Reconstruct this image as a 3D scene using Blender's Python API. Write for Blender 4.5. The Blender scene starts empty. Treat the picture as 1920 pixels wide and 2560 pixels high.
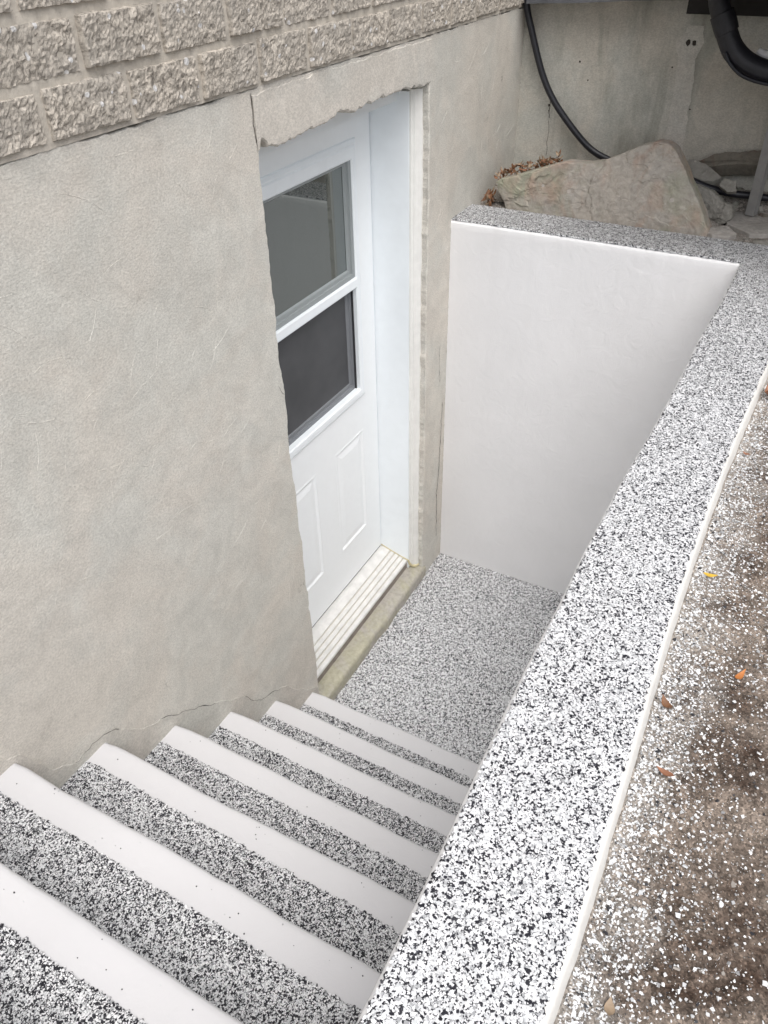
import bpy, bmesh, math, random
import numpy as np
from mathutils import Vector, Matrix, noise
R = math.radians
random.seed(11)
scene = bpy.context.scene
col = scene.collection

# ---------------------------------------------------------------- camera, sky, sun, exposure
CAM = Vector((-1.5779, -1.1968, 2.5623))
yaw, pit, rol = 0.5122, -0.6653, -0.0239
fw = Vector((math.cos(pit)*math.cos(yaw), math.cos(pit)*math.sin(yaw), math.sin(pit)))
r0 = Vector((math.sin(yaw), -math.cos(yaw), 0)); u0 = r0.cross(fw)
rt = r0*math.cos(rol)+u0*math.sin(rol); up = u0*math.cos(rol)-r0*math.sin(rol)
cd = bpy.data.cameras.new("camera"); cam = bpy.data.objects.new("camera", cd); col.objects.link(cam)
M = Matrix.Identity(4)
for i in range(3):
    M[i][0] = rt[i]; M[i][1] = up[i]; M[i][2] = -fw[i]; M[i][3] = CAM[i]
cam.matrix_world = M
cd.sensor_fit = 'AUTO'; cd.sensor_width = 36; cd.lens = 36*1960.6/2560
cd.clip_start = 0.02; cd.clip_end = 500
scene.camera = cam

SUN_EL, SUN_AZ = R(62), R(225)      # azimuth measured from +X towards +Y
w = bpy.data.worlds.new("World"); scene.world = w; w.use_nodes = True
nt = w.node_tree; nt.nodes.clear()
sky = nt.nodes.new('ShaderNodeTexSky'); sky.sky_type = 'NISHITA'; sky.sun_disc = False
sky.sun_elevation = SUN_EL; sky.sun_rotation = math.pi/2-SUN_AZ
sky.air_density = 1.0; sky.dust_density = 4.0; sky.ozone_density = 1.0
hs = nt.nodes.new('ShaderNodeHueSaturation'); hs.inputs['Saturation'].default_value = 0.36
bg = nt.nodes.new('ShaderNodeBackground'); bg.inputs['Strength'].default_value = 0.14
wo = nt.nodes.new('ShaderNodeOutputWorld')
nt.links.new(sky.outputs[0], hs.inputs['Color']); nt.links.new(hs.outputs[0], bg.inputs['Color']); nt.links.new(bg.outputs[0], wo.inputs['Surface'])
sd = bpy.data.lights.new("sun", 'SUN'); sd.energy = 1.3; sd.angle = R(60); sd.color = (1, 0.985, 0.965)
so = bpy.data.objects.new("sun", sd); col.objects.link(so)
sdir = Vector((math.cos(SUN_EL)*math.cos(SUN_AZ), math.cos(SUN_EL)*math.sin(SUN_AZ), math.sin(SUN_EL)))
so.rotation_euler = sdir.to_track_quat('Z', 'Y').to_euler(); so.location = sdir*20
scene.view_settings.view_transform = 'Standard'; scene.view_settings.look = 'None'
scene.view_settings.gamma = 1.0; scene.view_settings.exposure = 0.52
scene.cycles.max_bounces = 14; scene.cycles.diffuse_bounces = 12

# ---------------------------------------------------------------- helpers
def fbm(x, y, z, oc=5):
    return noise.fractal(Vector((x, y, z)), 0.9, 2.1, oc, noise_basis='PERLIN_ORIGINAL')

def thing(name, label, cat, loc, group=None):
    o = bpy.data.objects.new(name, None); col.objects.link(o); o.location = loc
    o.empty_display_size = 0.1
    o['label'] = label; o['category'] = cat
    if group: o['group'] = group
    return o

def root_loc(p):
    v = Vector((0, 0, 0))
    while p is not None:
        v += p.location; p = p.parent
    return v

def obj(name, bm, mats, parent=None, label=None, cat=None, group=None, kind=None, origin=None, smooth=False):
    if not isinstance(mats, (list, tuple)): mats = [mats]
    off = root_loc(parent) if parent else Vector(origin) if origin is not None else Vector((0, 0, 0))
    bmesh.ops.translate(bm, verts=bm.verts, vec=-off)
    me = bpy.data.meshes.new(name); bm.to_mesh(me); bm.free()
    for m in mats: me.materials.append(m)
    if smooth:
        for p in me.polygons: p.use_smooth = True
    o = bpy.data.objects.new(name, me); col.objects.link(o)
    if parent: o.parent = parent
    elif origin is not None: o.location = origin
    if label: o['label'] = label
    if cat: o['category'] = cat
    if group: o['group'] = group
    if kind: o['kind'] = kind
    return o

def chips(o, xs, ys, zs, rmin, rmax, weights, rng, tilt=.13, lift=.0012, first=1):
    """add overlapping flat flakes to the mesh of o (world positions); material slots first.. hold the flake colours"""
    me = o.data; n0, l0, p0 = len(me.vertices), len(me.loops), len(me.polygons)
    N_, K = len(xs), 5
    off = root_loc(o); c = np.stack([xs-off.x, ys-off.y, zs-off.z+rng.random(N_)*lift], 1)
    r = rmin+(rmax-rmin)*rng.random(N_)**1.6
    ang = (np.arange(K)[None, :]+rng.uniform(-.32, .32, (N_, K)))*2*np.pi/K+rng.random((N_, 1))*6.283
    rad = r[:, None]*rng.uniform(.62, 1.18, (N_, K)); asp = rng.uniform(.62, 1.0, (N_, 1)); th = rng.random((N_, 1))*6.283
    u, v = np.cos(ang)*rad, np.sin(ang)*rad*asp
    px, py = u*np.cos(th)-v*np.sin(th), u*np.sin(th)+v*np.cos(th)
    sx, sy = rng.normal(0, tilt, (N_, 1)), rng.normal(0, tilt, (N_, 1))
    V = np.stack([c[:, 0:1]+px, c[:, 1:2]+py, c[:, 2:3]+px*sx+py*sy], 2).reshape(-1, 3)
    old = np.empty(n0*3); me.vertices.foreach_get('co', old)
    ol = np.empty(l0, dtype=np.int32); me.loops.foreach_get('vertex_index', ol)
    os_ = np.empty(p0, dtype=np.int32); me.polygons.foreach_get('loop_start', os_)
    om = np.empty(p0, dtype=np.int32); me.polygons.foreach_get('material_index', om)
    nm = bpy.data.meshes.new(me.name); nm.vertices.add(n0+N_*K); nm.loops.add(l0+N_*K); nm.polygons.add(p0+N_)
    nm.vertices.foreach_set('co', np.concatenate([old, V.ravel()]))
    nm.loops.foreach_set('vertex_index', np.concatenate([ol, np.arange(N_*K, dtype=np.int32)+n0]).astype(np.int32))
    nm.polygons.foreach_set('loop_start', np.concatenate([os_, np.arange(N_, dtype=np.int32)*K+l0]).astype(np.int32))
    w_ = np.array(weights)/sum(weights)
    nm.polygons.foreach_set('material_index', np.concatenate([om, rng.choice(len(w_), N_, p=w_).astype(np.int32)+first]).astype(np.int32))
    for m in me.materials: nm.materials.append(m)
    nm.update(calc_edges=True); nm.validate(); o.data = nm; bpy.data.meshes.remove(me)
def chip_mats(o):
    for m in (M_CHIP_W, M_CHIP_L, M_CHIP_G, M_CHIP_B): o.data.materials.append(m)

def box(bm, x0, x1, y0, y1, z0, z1, mi=0, bev=0.0):
    vs = [bm.verts.new((x, y, z)) for x in (x0, x1) for y in (y0, y1) for z in (z0, z1)]
    idx = [(0, 1, 3, 2), (4, 6, 7, 5), (0, 4, 5, 1), (2, 3, 7, 6), (0, 2, 6, 4), (1, 5, 7, 3)]
    fs = [bm.faces.new([vs[i] for i in f]) for f in idx]
    for f in fs: f.material_index = mi
    if bev > 0:
        es = list({e for f in fs for e in f.edges})
        rr = bmesh.ops.bevel(bm, geom=es, offset=bev, segments=2, affect='EDGES', profile=0.6)
        for f in rr['faces']: f.material_index = mi
    return fs

def grid(bm, nu, nv, fn, mi=0, smooth=True, close_u=False):
    vs = [[bm.verts.new(fn(i, j)) for j in range(nv)] for i in range(nu)]
    for i in range(nu if close_u else nu-1):
        for j in range(nv-1):
            a = vs[i][j]; b = vs[(i+1) % nu][j]; c = vs[(i+1) % nu][j+1]; d = vs[i][j+1]
            f = bm.faces.new((a, b, c, d)); f.material_index = mi; f.smooth = smooth
    return vs

def tube(bm, pts, rad, seg=12, mi=0, sub=8, caps=True):
    P = [Vector(p) for p in pts]; n = len(P)
    rads = rad if isinstance(rad, (list, tuple)) else [rad]*n
    Q, RR = [], []
    for i in range(n-1):
        p0 = P[max(i-1, 0)]; p1 = P[i]; p2 = P[i+1]; p3 = P[min(i+2, n-1)]
        for k in range(sub):
            t = k/sub
            Q.append(0.5*((2*p1)+(p2-p0)*t+(2*p0-5*p1+4*p2-p3)*t*t+(3*p1-p0-3*p2+p3)*t**3))
            RR.append(rads[i]*(1-t)+rads[i+1]*t)
    Q.append(P[-1]); RR.append(rads[-1])
    ring = []; nrm = None
    for i, q in enumerate(Q):
        d = (Q[min(i+1, len(Q)-1)]-Q[max(i-1, 0)]).normalized()
        if nrm is None:
            nrm = d.orthogonal().normalized()
        nrm = (nrm-d*nrm.dot(d)).normalized(); b = d.cross(nrm)
        ring.append([bm.verts.new(q+(nrm*math.cos(2*math.pi*k/seg)+b*math.sin(2*math.pi*k/seg))*RR[i]) for k in range(seg)])
    for i in range(len(ring)-1):
        for k in range(seg):
            f = bm.faces.new((ring[i][k], ring[i][(k+1) % seg], ring[i+1][(k+1) % seg], ring[i+1][k])); f.smooth = True; f.material_index = mi
    if caps:
        bm.faces.new(ring[0][::-1]).material_index = mi; bm.faces.new(ring[-1]).material_index = mi

def rag(pts, step, amp, freq, seed, axis='n'):
    """resample a 2D polyline and roughen it"""
    out = []
    for (a, b) in zip(pts[:-1], pts[1:]):
        L = math.hypot(b[0]-a[0], b[1]-a[1]); n = max(1, int(L/step))
        nx, nz = -(b[1]-a[1])/L, (b[0]-a[0])/L
        for k in range(n):
            t = k/n; x = a[0]+(b[0]-a[0])*t; z = a[1]+(b[1]-a[1])*t
            d = amp*fbm(x*freq, z*freq, seed, 6)
            out.append((x+nx*d, z+nz*d))
    out.append(pts[-1])
    return out

# ---------------------------------------------------------------- node helpers
def mat(name):
    m = bpy.data.materials.new(name); m.use_nodes = True
    n = m.node_tree; n.nodes.clear()
    out = n.nodes.new('ShaderNodeOutputMaterial'); b = n.nodes.new('ShaderNodeBsdfPrincipled')
    n.links.new(b.outputs[0], out.inputs[0])
    return m, n, b
def N(n, t, **kw):
    x = n.nodes.new(t)
    for k, v in kw.items():
        if k in x.inputs: x.inputs[k].default_value = v
        else: setattr(x, k, v)
    return x
def coords(n, scale=(1, 1, 1)):
    t = n.nodes.new('ShaderNodeTexCoord')
    if scale == (1, 1, 1): return t.outputs['Object']
    mp = n.nodes.new('ShaderNodeMapping'); mp.inputs['Scale'].default_value = scale
    n.links.new(t.outputs['Object'], mp.inputs[0]); return mp.outputs[0]
def nz(n, co, scale, detail=4, rough=.55, dist=0.0):
    x = n.nodes.new('ShaderNodeTexNoise'); x.inputs['Scale'].default_value = scale
    x.inputs['Detail'].default_value = detail; x.inputs['Roughness'].default_value = rough; x.inputs['Distortion'].default_value = dist
    n.links.new(co, x.inputs['Vector']); return x.outputs['Fac']
def vor(n, co, scale, feature='F1', out='Color', rand=1.0):
    x = n.nodes.new('ShaderNodeTexVoronoi'); x.feature = feature; x.inputs['Scale'].default_value = scale
    x.inputs['Randomness'].default_value = rand
    n.links.new(co, x.inputs['Vector']); return x.outputs[out]
def ramp(n, fac, stops, interp='LINEAR'):
    x = n.nodes.new('ShaderNodeValToRGB'); cr = x.color_ramp; cr.interpolation = interp
    while len(cr.elements) < len(stops): cr.elements.new(0.5)
    for e, (p, c) in zip(cr.elements, stops):
        e.position = p; e.color = (c[0], c[1], c[2], 1) if isinstance(c, (tuple, list)) else (c, c, c, 1)
    n.links.new(fac, x.inputs[0]); return x.outputs[0]
def mth(n, op, a, b=None, clamp=False):
    x = n.nodes.new('ShaderNodeMath'); x.operation = op; x.use_clamp = clamp
    for i, v in enumerate((a, b)):
        if v is None: continue
        if isinstance(v, (int, float)): x.inputs[i].default_value = v
        else: n.links.new(v, x.inputs[i])
    return x.outputs[0]
def mix(n, fac, a, b, mode='MIX'):
    x = n.nodes.new('ShaderNodeMix'); x.data_type = 'RGBA'; x.blend_type = mode
    for s, v in ((0, fac), (6, a), (7, b)):
        if isinstance(v, (int, float)): x.inputs[s].default_value = v
        elif isinstance(v, (tuple, list)): x.inputs[s].default_value = (*v, 1)
        else: n.links.new(v, x.inputs[s])
    return x.outputs[2]
def bump(n, h, strength, dist, prev=None):
    x = n.nodes.new('ShaderNodeBump'); x.inputs['Strength'].default_value = strength; x.inputs['Distance'].default_value = dist
    n.links.new(h, x.inputs['Height'])
    if prev is not None: n.links.new(prev, x.inputs['Normal'])
    return x.outputs[0]
def setin(n, b, name, v):
    if isinstance(v, (int, float)): b.inputs[name].default_value = v
    elif isinstance(v, (tuple, list)): b.inputs[name].default_value = (*v, 1)
    else: n.links.new(v, b.inputs[name])

# ---------------------------------------------------------------- materials
def speckle(name, black, scale, gapn):
    m, n, b = mat(name); co = coords(n)
    dn = n.nodes.new('ShaderNodeTexNoise'); dn.inputs['Scale'].default_value = scale*1.3; dn.inputs['Detail'].default_value = 1
    n.links.new(co, dn.inputs['Vector'])
    vm = n.nodes.new('ShaderNodeVectorMath'); vm.operation = 'MULTIPLY_ADD'
    n.links.new(dn.outputs['Color'], vm.inputs[0]); vm.inputs[1].default_value = (1.0/scale,)*3; n.links.new(co, vm.inputs[2])
    p = vm.outputs[0]
    v = n.nodes.new('ShaderNodeTexVoronoi'); v.inputs['Scale'].default_value = scale; n.links.new(p, v.inputs['Vector'])
    sep = n.nodes.new('ShaderNodeSeparateColor'); n.links.new(v.outputs['Color'], sep.inputs[0])
    clump = nz(n, co, 70, 2); clump2 = nz(n, co, 9, 2)
    val = mth(n, 'ADD', sep.outputs[0], mth(n, 'MULTIPLY', mth(n, 'SUBTRACT', clump, 0.5), 0.4))
    val = mth(n, 'ADD', val, mth(n, 'MULTIPLY', mth(n, 'SUBTRACT', clump2, 0.5), 0.25))
    k = black
    c = ramp(n, val, [(0, (.012, .012, .018)), (k+.01, (.06, .06, .075)), (k+.06, (.44, .45, .46)), (k+.17, (.64, .65, .66)), (k+.34, (.84, .84, .85)), (.93, (.72, .73, .74))], 'CONSTANT')
    ed = n.nodes.new('ShaderNodeTexVoronoi'); ed.feature = 'DISTANCE_TO_EDGE'; ed.inputs['Scale'].default_value = scale; n.links.new(p, ed.inputs['Vector'])
    wid = mth(n, 'MULTIPLY', mth(n, 'SUBTRACT', nz(n, co, scale*.33, 2), gapn), .55)
    gap = mth(n, 'GREATER_THAN', ed.outputs['Distance'], wid)
    soft = ramp(n, ed.outputs['Distance'], [(0.0, .78), (0.05, 1)])
    c2 = mix(n, 1, mix(n, gap, (.016, .015, .022), c), soft, 'MULTIPLY')
    setin(n, b, 'Base Color', c2); setin(n, b, 'Roughness', 0.42); setin(n, b, 'Specular IOR Level', 0.45)
    hh = mth(n, 'ADD', mth(n, 'MULTIPLY', sep.outputs[1], 0.7), mth(n, 'MULTIPLY', ed.outputs['Distance'], 1.5))
    setin(n, b, 'Normal', bump(n, hh, 0.7, 0.0018))
    return m
M_CHIP_TOP = speckle("chip_coating_light", 0.16, 250, .40)
M_CHIP_STEP = speckle("chip_coating_mixed", 0.24, 260, .37)
M_CHIP_FLOOR = speckle("chip_coating_fine", 0.12, 255, .415)

def whitecoat(name, c, rough=.42, trowel=0.25, specks=True):
    m, n, b = mat(name); co = coords(n)
    a = nz(n, co, 3.5, 4); d = nz(n, co, 40, 5, .6)
    base = mix(n, ramp(n, a, [(.35, 0), (.7, 1)]), c, tuple(x*.955 for x in c))
    if specks:
        v = n.nodes.new('ShaderNodeTexVoronoi'); v.inputs['Scale'].default_value = 16; n.links.new(co, v.inputs['Vector'])
        sp = n.nodes.new('ShaderNodeSeparateColor'); n.links.new(v.outputs['Color'], sp.inputs[0])
        dot = mth(n, 'MULTIPLY', mth(n, 'LESS_THAN', v.outputs['Distance'], mth(n, 'MULTIPLY', sp.outputs[1], 0.045)), mth(n, 'GREATER_THAN', sp.outputs[0], .72))
        base = mix(n, dot, base, (.12, .11, .11))
    setin(n, b, 'Base Color', base); setin(n, b, 'Roughness', rough)
    st = nz(n, coords(n, (1, 1, 1)), 14, 6, .55, 2.2)
    wv = n.nodes.new('ShaderNodeTexWave'); wv.wave_type = 'RINGS'; wv.inputs['Scale'].default_value = 3.0
    wv.inputs['Distortion'].default_value = 9; wv.inputs['Detail'].default_value = 5; wv.inputs['Detail Scale'].default_value = 1.6
    n.links.new(co, wv.inputs['Vector'])
    msk = ramp(n, nz(n, co, 6, 3), [(.5, 0), (.66, 1)])
    h = mth(n, 'ADD', mth(n, 'MULTIPLY', st, 0.8), mth(n, 'MULTIPLY', mth(n, 'MULTIPLY', wv.outputs['Fac'], msk), .22))
    b1 = bump(n, h, trowel, 0.012)
    setin(n, b, 'Normal', bump(n, nz(n, co, 160, 4, .6), trowel*.6, 0.002, b1))
    return m
M_WHITE_WALL = whitecoat("white_stucco_coat", (.84, .835, .84), .6, .2)
M_WHITE_STEP = whitecoat("white_step_coat", (.625, .62, .63), .42, .1)

def plaster(name, warm, cool, stain=None, stain_amt=0.0):
    m, n, b = mat(name); co = coords(n)
    t = ramp(n, nz(n, co, 3.4, 7, .62, .5), [(.42, 0), (.6, 1)])
    c = mix(n, t, warm, cool)
    t2 = ramp(n, nz(n, co, 11, 6, .65, 1.0), [(.3, .88), (.7, 1.07)])
    c = mix(n, 1, c, t2, 'MULTIPLY')
    t3 = ramp(n, nz(n, coords(n, (1, 1, 1.6)), 170, 5, .7), [(.39, .84), (.61, 1.11)])
    c = mix(n, 1, c, t3, 'MULTIPLY')
    # small dark marks
    v = n.nodes.new('ShaderNodeTexVoronoi'); v.inputs['Scale'].default_value = 5; n.links.new(co, v.inputs['Vector'])
    sp = n.nodes.new('ShaderNodeSeparateColor'); n.links.new(v.outputs['Color'], sp.inputs[0])
    near = ramp(n, v.outputs['Distance'], [(0, 1), (.16, 0)])
    mk = mth(n, 'MULTIPLY', mth(n, 'MULTIPLY', near, mth(n, 'GREATER_THAN', sp.outputs[0], .6)), ramp(n, nz(n, co, 60, 5, .7, 1), [(.55, 0), (.62, 1)]))
    c = mix(n, mth(n, 'MULTIPLY', mk, .8), c, (.16, .14, .12))
    if stain is not None:
        sx = nz(n, coords(n, (1, 3.2, .6)), 2.6, 5, .6, .4)
        c = mix(n, mth(n, 'MULTIPLY', ramp(n, sx, [(.45, 0), (.62, 1)]), stain_amt), c, stain)
    setin(n, b, 'Base Color', c); setin(n, b, 'Roughness', .88); setin(n, b, 'Specular IOR Level', .25)
    big = nz(n, co, 5.5, 6, .55, 1.6)
    wv = n.nodes.new('ShaderNodeTexWave'); wv.wave_type = 'RINGS'; wv.inputs['Scale'].default_value = 4.0
    wv.inputs['Distortion'].default_value = 14; wv.inputs['Detail'].default_value = 6; wv.inputs['Detail Scale'].default_value = 1.3; wv.inputs['Detail Roughness'].default_value = .6
    n.links.new(co, wv.inputs['Vector'])
    msk = ramp(n, nz(n, co, 4.2, 3), [(.45, 0), (.58, 1)])
    h = mth(n, 'ADD', mth(n, 'MULTIPLY', big, .55), mth(n, 'MULTIPLY', mth(n, 'MULTIPLY', wv.outputs['Fac'], msk), .5))
    b1 = bump(n, h, .085, .012)
    b2 = bump(n, nz(n, coords(n, (1, 1, 1.7)), 95, 6, .72, .6), .5, .003, b1)
    setin(n, b, 'Normal', bump(n, nz(n, co, 420, 2, .6), .4, .001, b2))
    return m
M_PLASTER = plaster("trowelled_plaster", (.632, .594, .533), (.612, .596, .545))
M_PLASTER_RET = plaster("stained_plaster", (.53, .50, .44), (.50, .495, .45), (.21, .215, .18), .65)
M_MORTAR_PATCH = plaster("grey_cement_patch", (.585, .55, .497), (.565, .555, .508))
M_LINTEL = plaster("lintel_plaster", (.628, .589, .53), (.61, .59, .54))

def simple(name, c, rough=.5, metal=0.0, nscale=None, namt=.15, bstr=0.0, bd=.002, spec=.5):
    m, n, b = mat(name); co = coords(n)
    if nscale:
        f = ramp(n, nz(n, co, nscale, 6, .6, .4), [(.3, 1-namt), (.7, 1+namt)])
        setin(n, b, 'Base Color', mix(n, 1, c, f, 'MULTIPLY'))
    else: setin(n, b, 'Base Color', c)
    setin(n, b, 'Roughness', rough); setin(n, b, 'Metallic', metal); setin(n, b, 'Specular IOR Level', spec)
    if bstr: setin(n, b, 'Normal', bump(n, nz(n, co, nscale*2.5, 5, .6), bstr, bd))
    return m
M_CRACK = simple("crack_dark", (.05, .042, .036), .95)
M_DOOR = simple("door_white_paint", (.90, .925, .938), .33, nscale=30, namt=.012, bstr=.04)
M_TRIM = simple("frame_white_vinyl", (.88, .92, .945), .35, nscale=20, namt=.02)
M_MOULD = simple("moulding_cream_white", (.80, .795, .765), .42, nscale=25, namt=.05, bstr=.06)
M_SASH = simple("sash_grey_white", (.30, .325, .33), .4)
M_SASH_D = simple("screened_sash", (.19, .20, .215), .5)
M_GASKET = simple("glazing_gasket", (.03, .03, .033), .6)
M_ALU = simple("threshold_aluminium", (.70, .695, .675), .5, 0.0, 22, .12, .1)
M_ALU_GROOVE = simple("threshold_groove", (.50, .47, .41), .7)
M_WOODSILL = simple("weathered_sill_wood", (.27, .235, .21), .85, nscale=40, namt=.2, bstr=.3)
M_CABLE = simple("black_hose_rubber", (.012, .012, .017), .38, nscale=60, namt=.2)
M_PIPE = simple("black_foam_pipe", (.016, .016, .021), .45, nscale=30, namt=.25, bstr=.25, bd=.004)
M_STEEL = simple("galvanised_steel", (.33, .325, .32), .5, .35, 35, .12)
M_BEAM = simple("grey_painted_beam", (.10, .105, .115), .55, 0, 18, .25, .15)
M_SHADE = simple("shade_near_black", (.017, .015, .014), .85, 0, 25, .3, .3)  # near-black colour standing in for deep shade, shared by the added cover
M_CAULK = simple("yellow_caulk", (.55, .49, .31), .6, nscale=60, namt=.15, bstr=.3)

def ledge_mat():
    m, n, b = mat("damp_ledge_concrete"); co = coords(n)
    t = ramp(n, nz(n, co, 9, 5, .6, .8), [(.36, 0), (.6, 1)])
    c = mix(n, t, (.43, .405, .37), (.42, .40, .305))
    c = mix(n, 1, c, ramp(n, nz(n, co, 60, 5, .6), [(.3, .8), (.7, 1.1)]), 'MULTIPLY')
    setin(n, b, 'Base Color', c); setin(n, b, 'Roughness', .7)
    setin(n, b, 'Normal', bump(n, nz(n, co, 70, 6, .6), .4, .004)); return m
M_LEDGE = ledge_mat()

def glass_mat(name, dark):
    m = bpy.data.materials.new(name); m.use_nodes = True; n = m.node_tree; n.nodes.clear()
    out = n.nodes.new('ShaderNodeOutputMaterial'); mx = n.nodes.new('ShaderNodeMixShader')
    d = n.nodes.new('ShaderNodeBsdfDiffuse'); d.inputs[0].default_value = (*dark, 1)
    g = n.nodes.new('ShaderNodeBsdfGlossy'); g.inputs['Roughness'].default_value = 0.012; g.inputs['Color'].default_value = (.92, .97, .95, 1)
    fr = n.nodes.new('ShaderNodeFresnel'); fr.inputs['IOR'].default_value = 2.15
    n.links.new(fr.outputs[0], mx.inputs[0]); n.links.new(d.outputs[0], mx.inputs[1]); n.links.new(g.outputs[0], mx.inputs[2]); n.links.new(mx.outputs[0], out.inputs[0])
    return m
M_GLASS = glass_mat("double_glazing", (.045, .052, .051))
def screen_mat():
    m, n, b = mat("insect_screen_mesh"); co = coords(n)
    f = ramp(n, nz(n, co, 5, 3), [(.3, .8), (.7, 1.2)])
    setin(n, b, 'Base Color', mix(n, 1, (.068, .069, .074), f, 'MULTIPLY')); setin(n, b, 'Roughness', .55)
    setin(n, b, 'Specular IOR Level', .35); return m
M_SCREEN = screen_mat()

def block_mat():
    m, n, b = mat("split_face_block"); co = coords(n)
    t = ramp(n, nz(n, co, 80, 6, .75, .9), [(.38, 0), (.58, 1)])
    c = mix(n, t, (.19, .172, .148), (.575, .522, .452))
    c = mix(n, ramp(n, nz(n, co, 8, 4), [(.4, 0), (.65, .5)]), c, (.37, .345, .31))
    v = n.nodes.new('ShaderNodeTexVoronoi'); v.inputs['Scale'].default_value = 70; n.links.new(co, v.inputs['Vector'])
    sp = n.nodes.new('ShaderNodeSeparateColor'); n.links.new(v.outputs['Color'], sp.inputs[0])
    near = mth(n, 'LESS_THAN', v.outputs['Distance'], mth(n, 'MULTIPLY', sp.outputs[2], .5))
    c = mix(n, mth(n, 'MULTIPLY', near, mth(n, 'GREATER_THAN', sp.outputs[0], .9)), c, (.62, .61, .6))
    setin(n, b, 'Base Color', c); setin(n, b, 'Roughness', .92); setin(n, b, 'Specular IOR Level', .2)
    setin(n, b, 'Normal', bump(n, nz(n, co, 150, 6, .7), .6, .004)); return m
M_BLOCK = block_mat()
M_JOINT = simple("pointing_mortar", (.50, .46, .40), .9, nscale=60, namt=.15, bstr=.5, bd=.003, spec=.2)

def rock_mat(name, a, bcol, green, rust):
    m, n, b = mat(name); co = coords(n)
    c = mix(n, ramp(n, nz(n, co, 7, 6, .62, .7), [(.35, 0), (.65, 1)]), a, bcol)
    if green: c = mix(n, mth(n, 'MULTIPLY', ramp(n, nz(n, co, 4.6, 5, .6, .5), [(.5, 0), (.66, 1)]), .75), c, green)
    if rust:
        co2 = coords(n, (1, 1.3, .9)); c = mix(n, mth(n, 'MULTIPLY', ramp(n, nz(n, co2, 5.6, 5, .6, 1.2), [(.5, 0), (.68, 1)]), .7), c, rust)
    c = mix(n, 1, c, ramp(n, nz(n, co, 45, 6, .7, .5), [(.3, .74), (.7, 1.12)]), 'MULTIPLY')
    v = n.nodes.new('ShaderNodeTexVoronoi'); v.inputs['Scale'].default_value = 38; n.links.new(co, v.inputs['Vector'])
    sp = n.nodes.new('ShaderNodeSeparateColor'); n.links.new(v.outputs['Color'], sp.inputs[0])
    dot = mth(n, 'MULTIPLY', mth(n, 'LESS_THAN', v.outputs['Distance'], mth(n, 'MULTIPLY', sp.outputs[1], .3)), mth(n, 'GREATER_THAN', sp.outputs[0], .9))
    c = mix(n, dot, c, (.46, .42, .38))
    setin(n, b, 'Base Color', c); setin(n, b, 'Roughness', .85); setin(n, b, 'Specular IOR Level', .25)
    b1 = bump(n, nz(n, co, 16, 7, .65, .8), .75, .014)
    setin(n, b, 'Normal', bump(n, nz(n, co, 120, 5, .65), .5, .003, b1)); return m
M_ROCK = rock_mat("weathered_sandstone", (.46, .415, .36), (.43, .40, .36), (.30, .31, .22), (.44, .32, .255))
M_ROCK_G = rock_mat("grey_flagstone", (.30, .285, .255), (.33, .315, .285), (.24, .25, .20), None)
M_ROCK_R = rock_mat("reddish_flagstone", (.235, .215, .18), (.21, .19, .16), None, (.15, .075, .05))
M_PAVER = rock_mat("pale_concrete_slab", (.46, .425, .395), (.42, .40, .37), None, None)

def soil_mat():
    m, n, b = mat("bare_soil"); co = coords(n)
    c = mix(n, ramp(n, nz(n, co, 6.5, 7, .68, .6), [(.4, 0), (.6, 1)]), (.075, .05, .037), (.275, .225, .185))
    c = mix(n, 1, c, ramp(n, nz(n, co, 60, 6, .7), [(.32, .45), (.68, 1.4)]), 'MULTIPLY')
    v = n.nodes.new('ShaderNodeTexVoronoi'); v.inputs['Scale'].default_value = 260; n.links.new(co, v.inputs['Vector'])
    sp = n.nodes.new('ShaderNodeSeparateColor'); n.links.new(v.outputs['Color'], sp.inputs[0])
    sx = n.nodes.new('ShaderNodeSeparateXYZ'); n.links.new(co, sx.inputs[0])
    dd = mth(n, 'MULTIPLY', mth(n, 'ADD', sx.outputs[1], 1.275), 10.0)          # powder spilled along the wall
    dm = mth(n, 'ADD', dd, mth(n, 'MULTIPLY', mth(n, 'SUBTRACT', nz(n, co, 14, 6, .7), .5), 2.6))
    c = mix(n, mth(n, 'MULTIPLY', ramp(n, dm, [(.1, 0), (.95, 1)]), .75), c, (.40, .37, .335))
    inner = mth(n, 'LESS_THAN', v.outputs['Distance'], .3)
    c = mix(n, mth(n, 'MULTIPLY', mth(n, 'MULTIPLY', mth(n, 'GREATER_THAN', sp.outputs[0], .84), inner), .5), c, (.30, .27, .24))
    setin(n, b, 'Base Color', c); setin(n, b, 'Roughness', .93); setin(n, b, 'Specular IOR Level', .2)
    gr = n.nodes.new('ShaderNodeTexVoronoi'); gr.inputs['Scale'].default_value = 420; n.links.new(co, gr.inputs['Vector'])
    gs = n.nodes.new('ShaderNodeSeparateColor'); n.links.new(gr.outputs['Color'], gs.inputs[0])
    c = mix(n, 1, c, ramp(n, gs.outputs[0], [(0, .5), (.5, .95), (.85, 1.15), (1, 1.8)]), 'MULTIPLY'); setin(n, b, 'Base Color', c)
    b1 = bump(n, nz(n, co, 60, 8, .75), .9, .006)
    setin(n, b, 'Normal', bump(n, gs.outputs[1], .6, .0015, b1)); return m
M_SOIL = soil_mat()
M_CHIP_W = simple("chip_white", (.78, .78, .79), .42); M_CHIP_L = simple("chip_pale_grey", (.60, .61, .62), .42)
M_CHIP_G = simple("chip_mid_grey", (.36, .365, .375), .42); M_CHIP_B = simple("chip_black", (.016, .015, .022), .4)
M_LIP = whitecoat("cream_edge_coat", (.74, .725, .69), .45, .1, False)
M_FLAKE_W = simple("white_chip", (.80, .80, .80), .4)
M_FLAKE_G = simple("grey_chip", (.34, .34, .345), .5)
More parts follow.
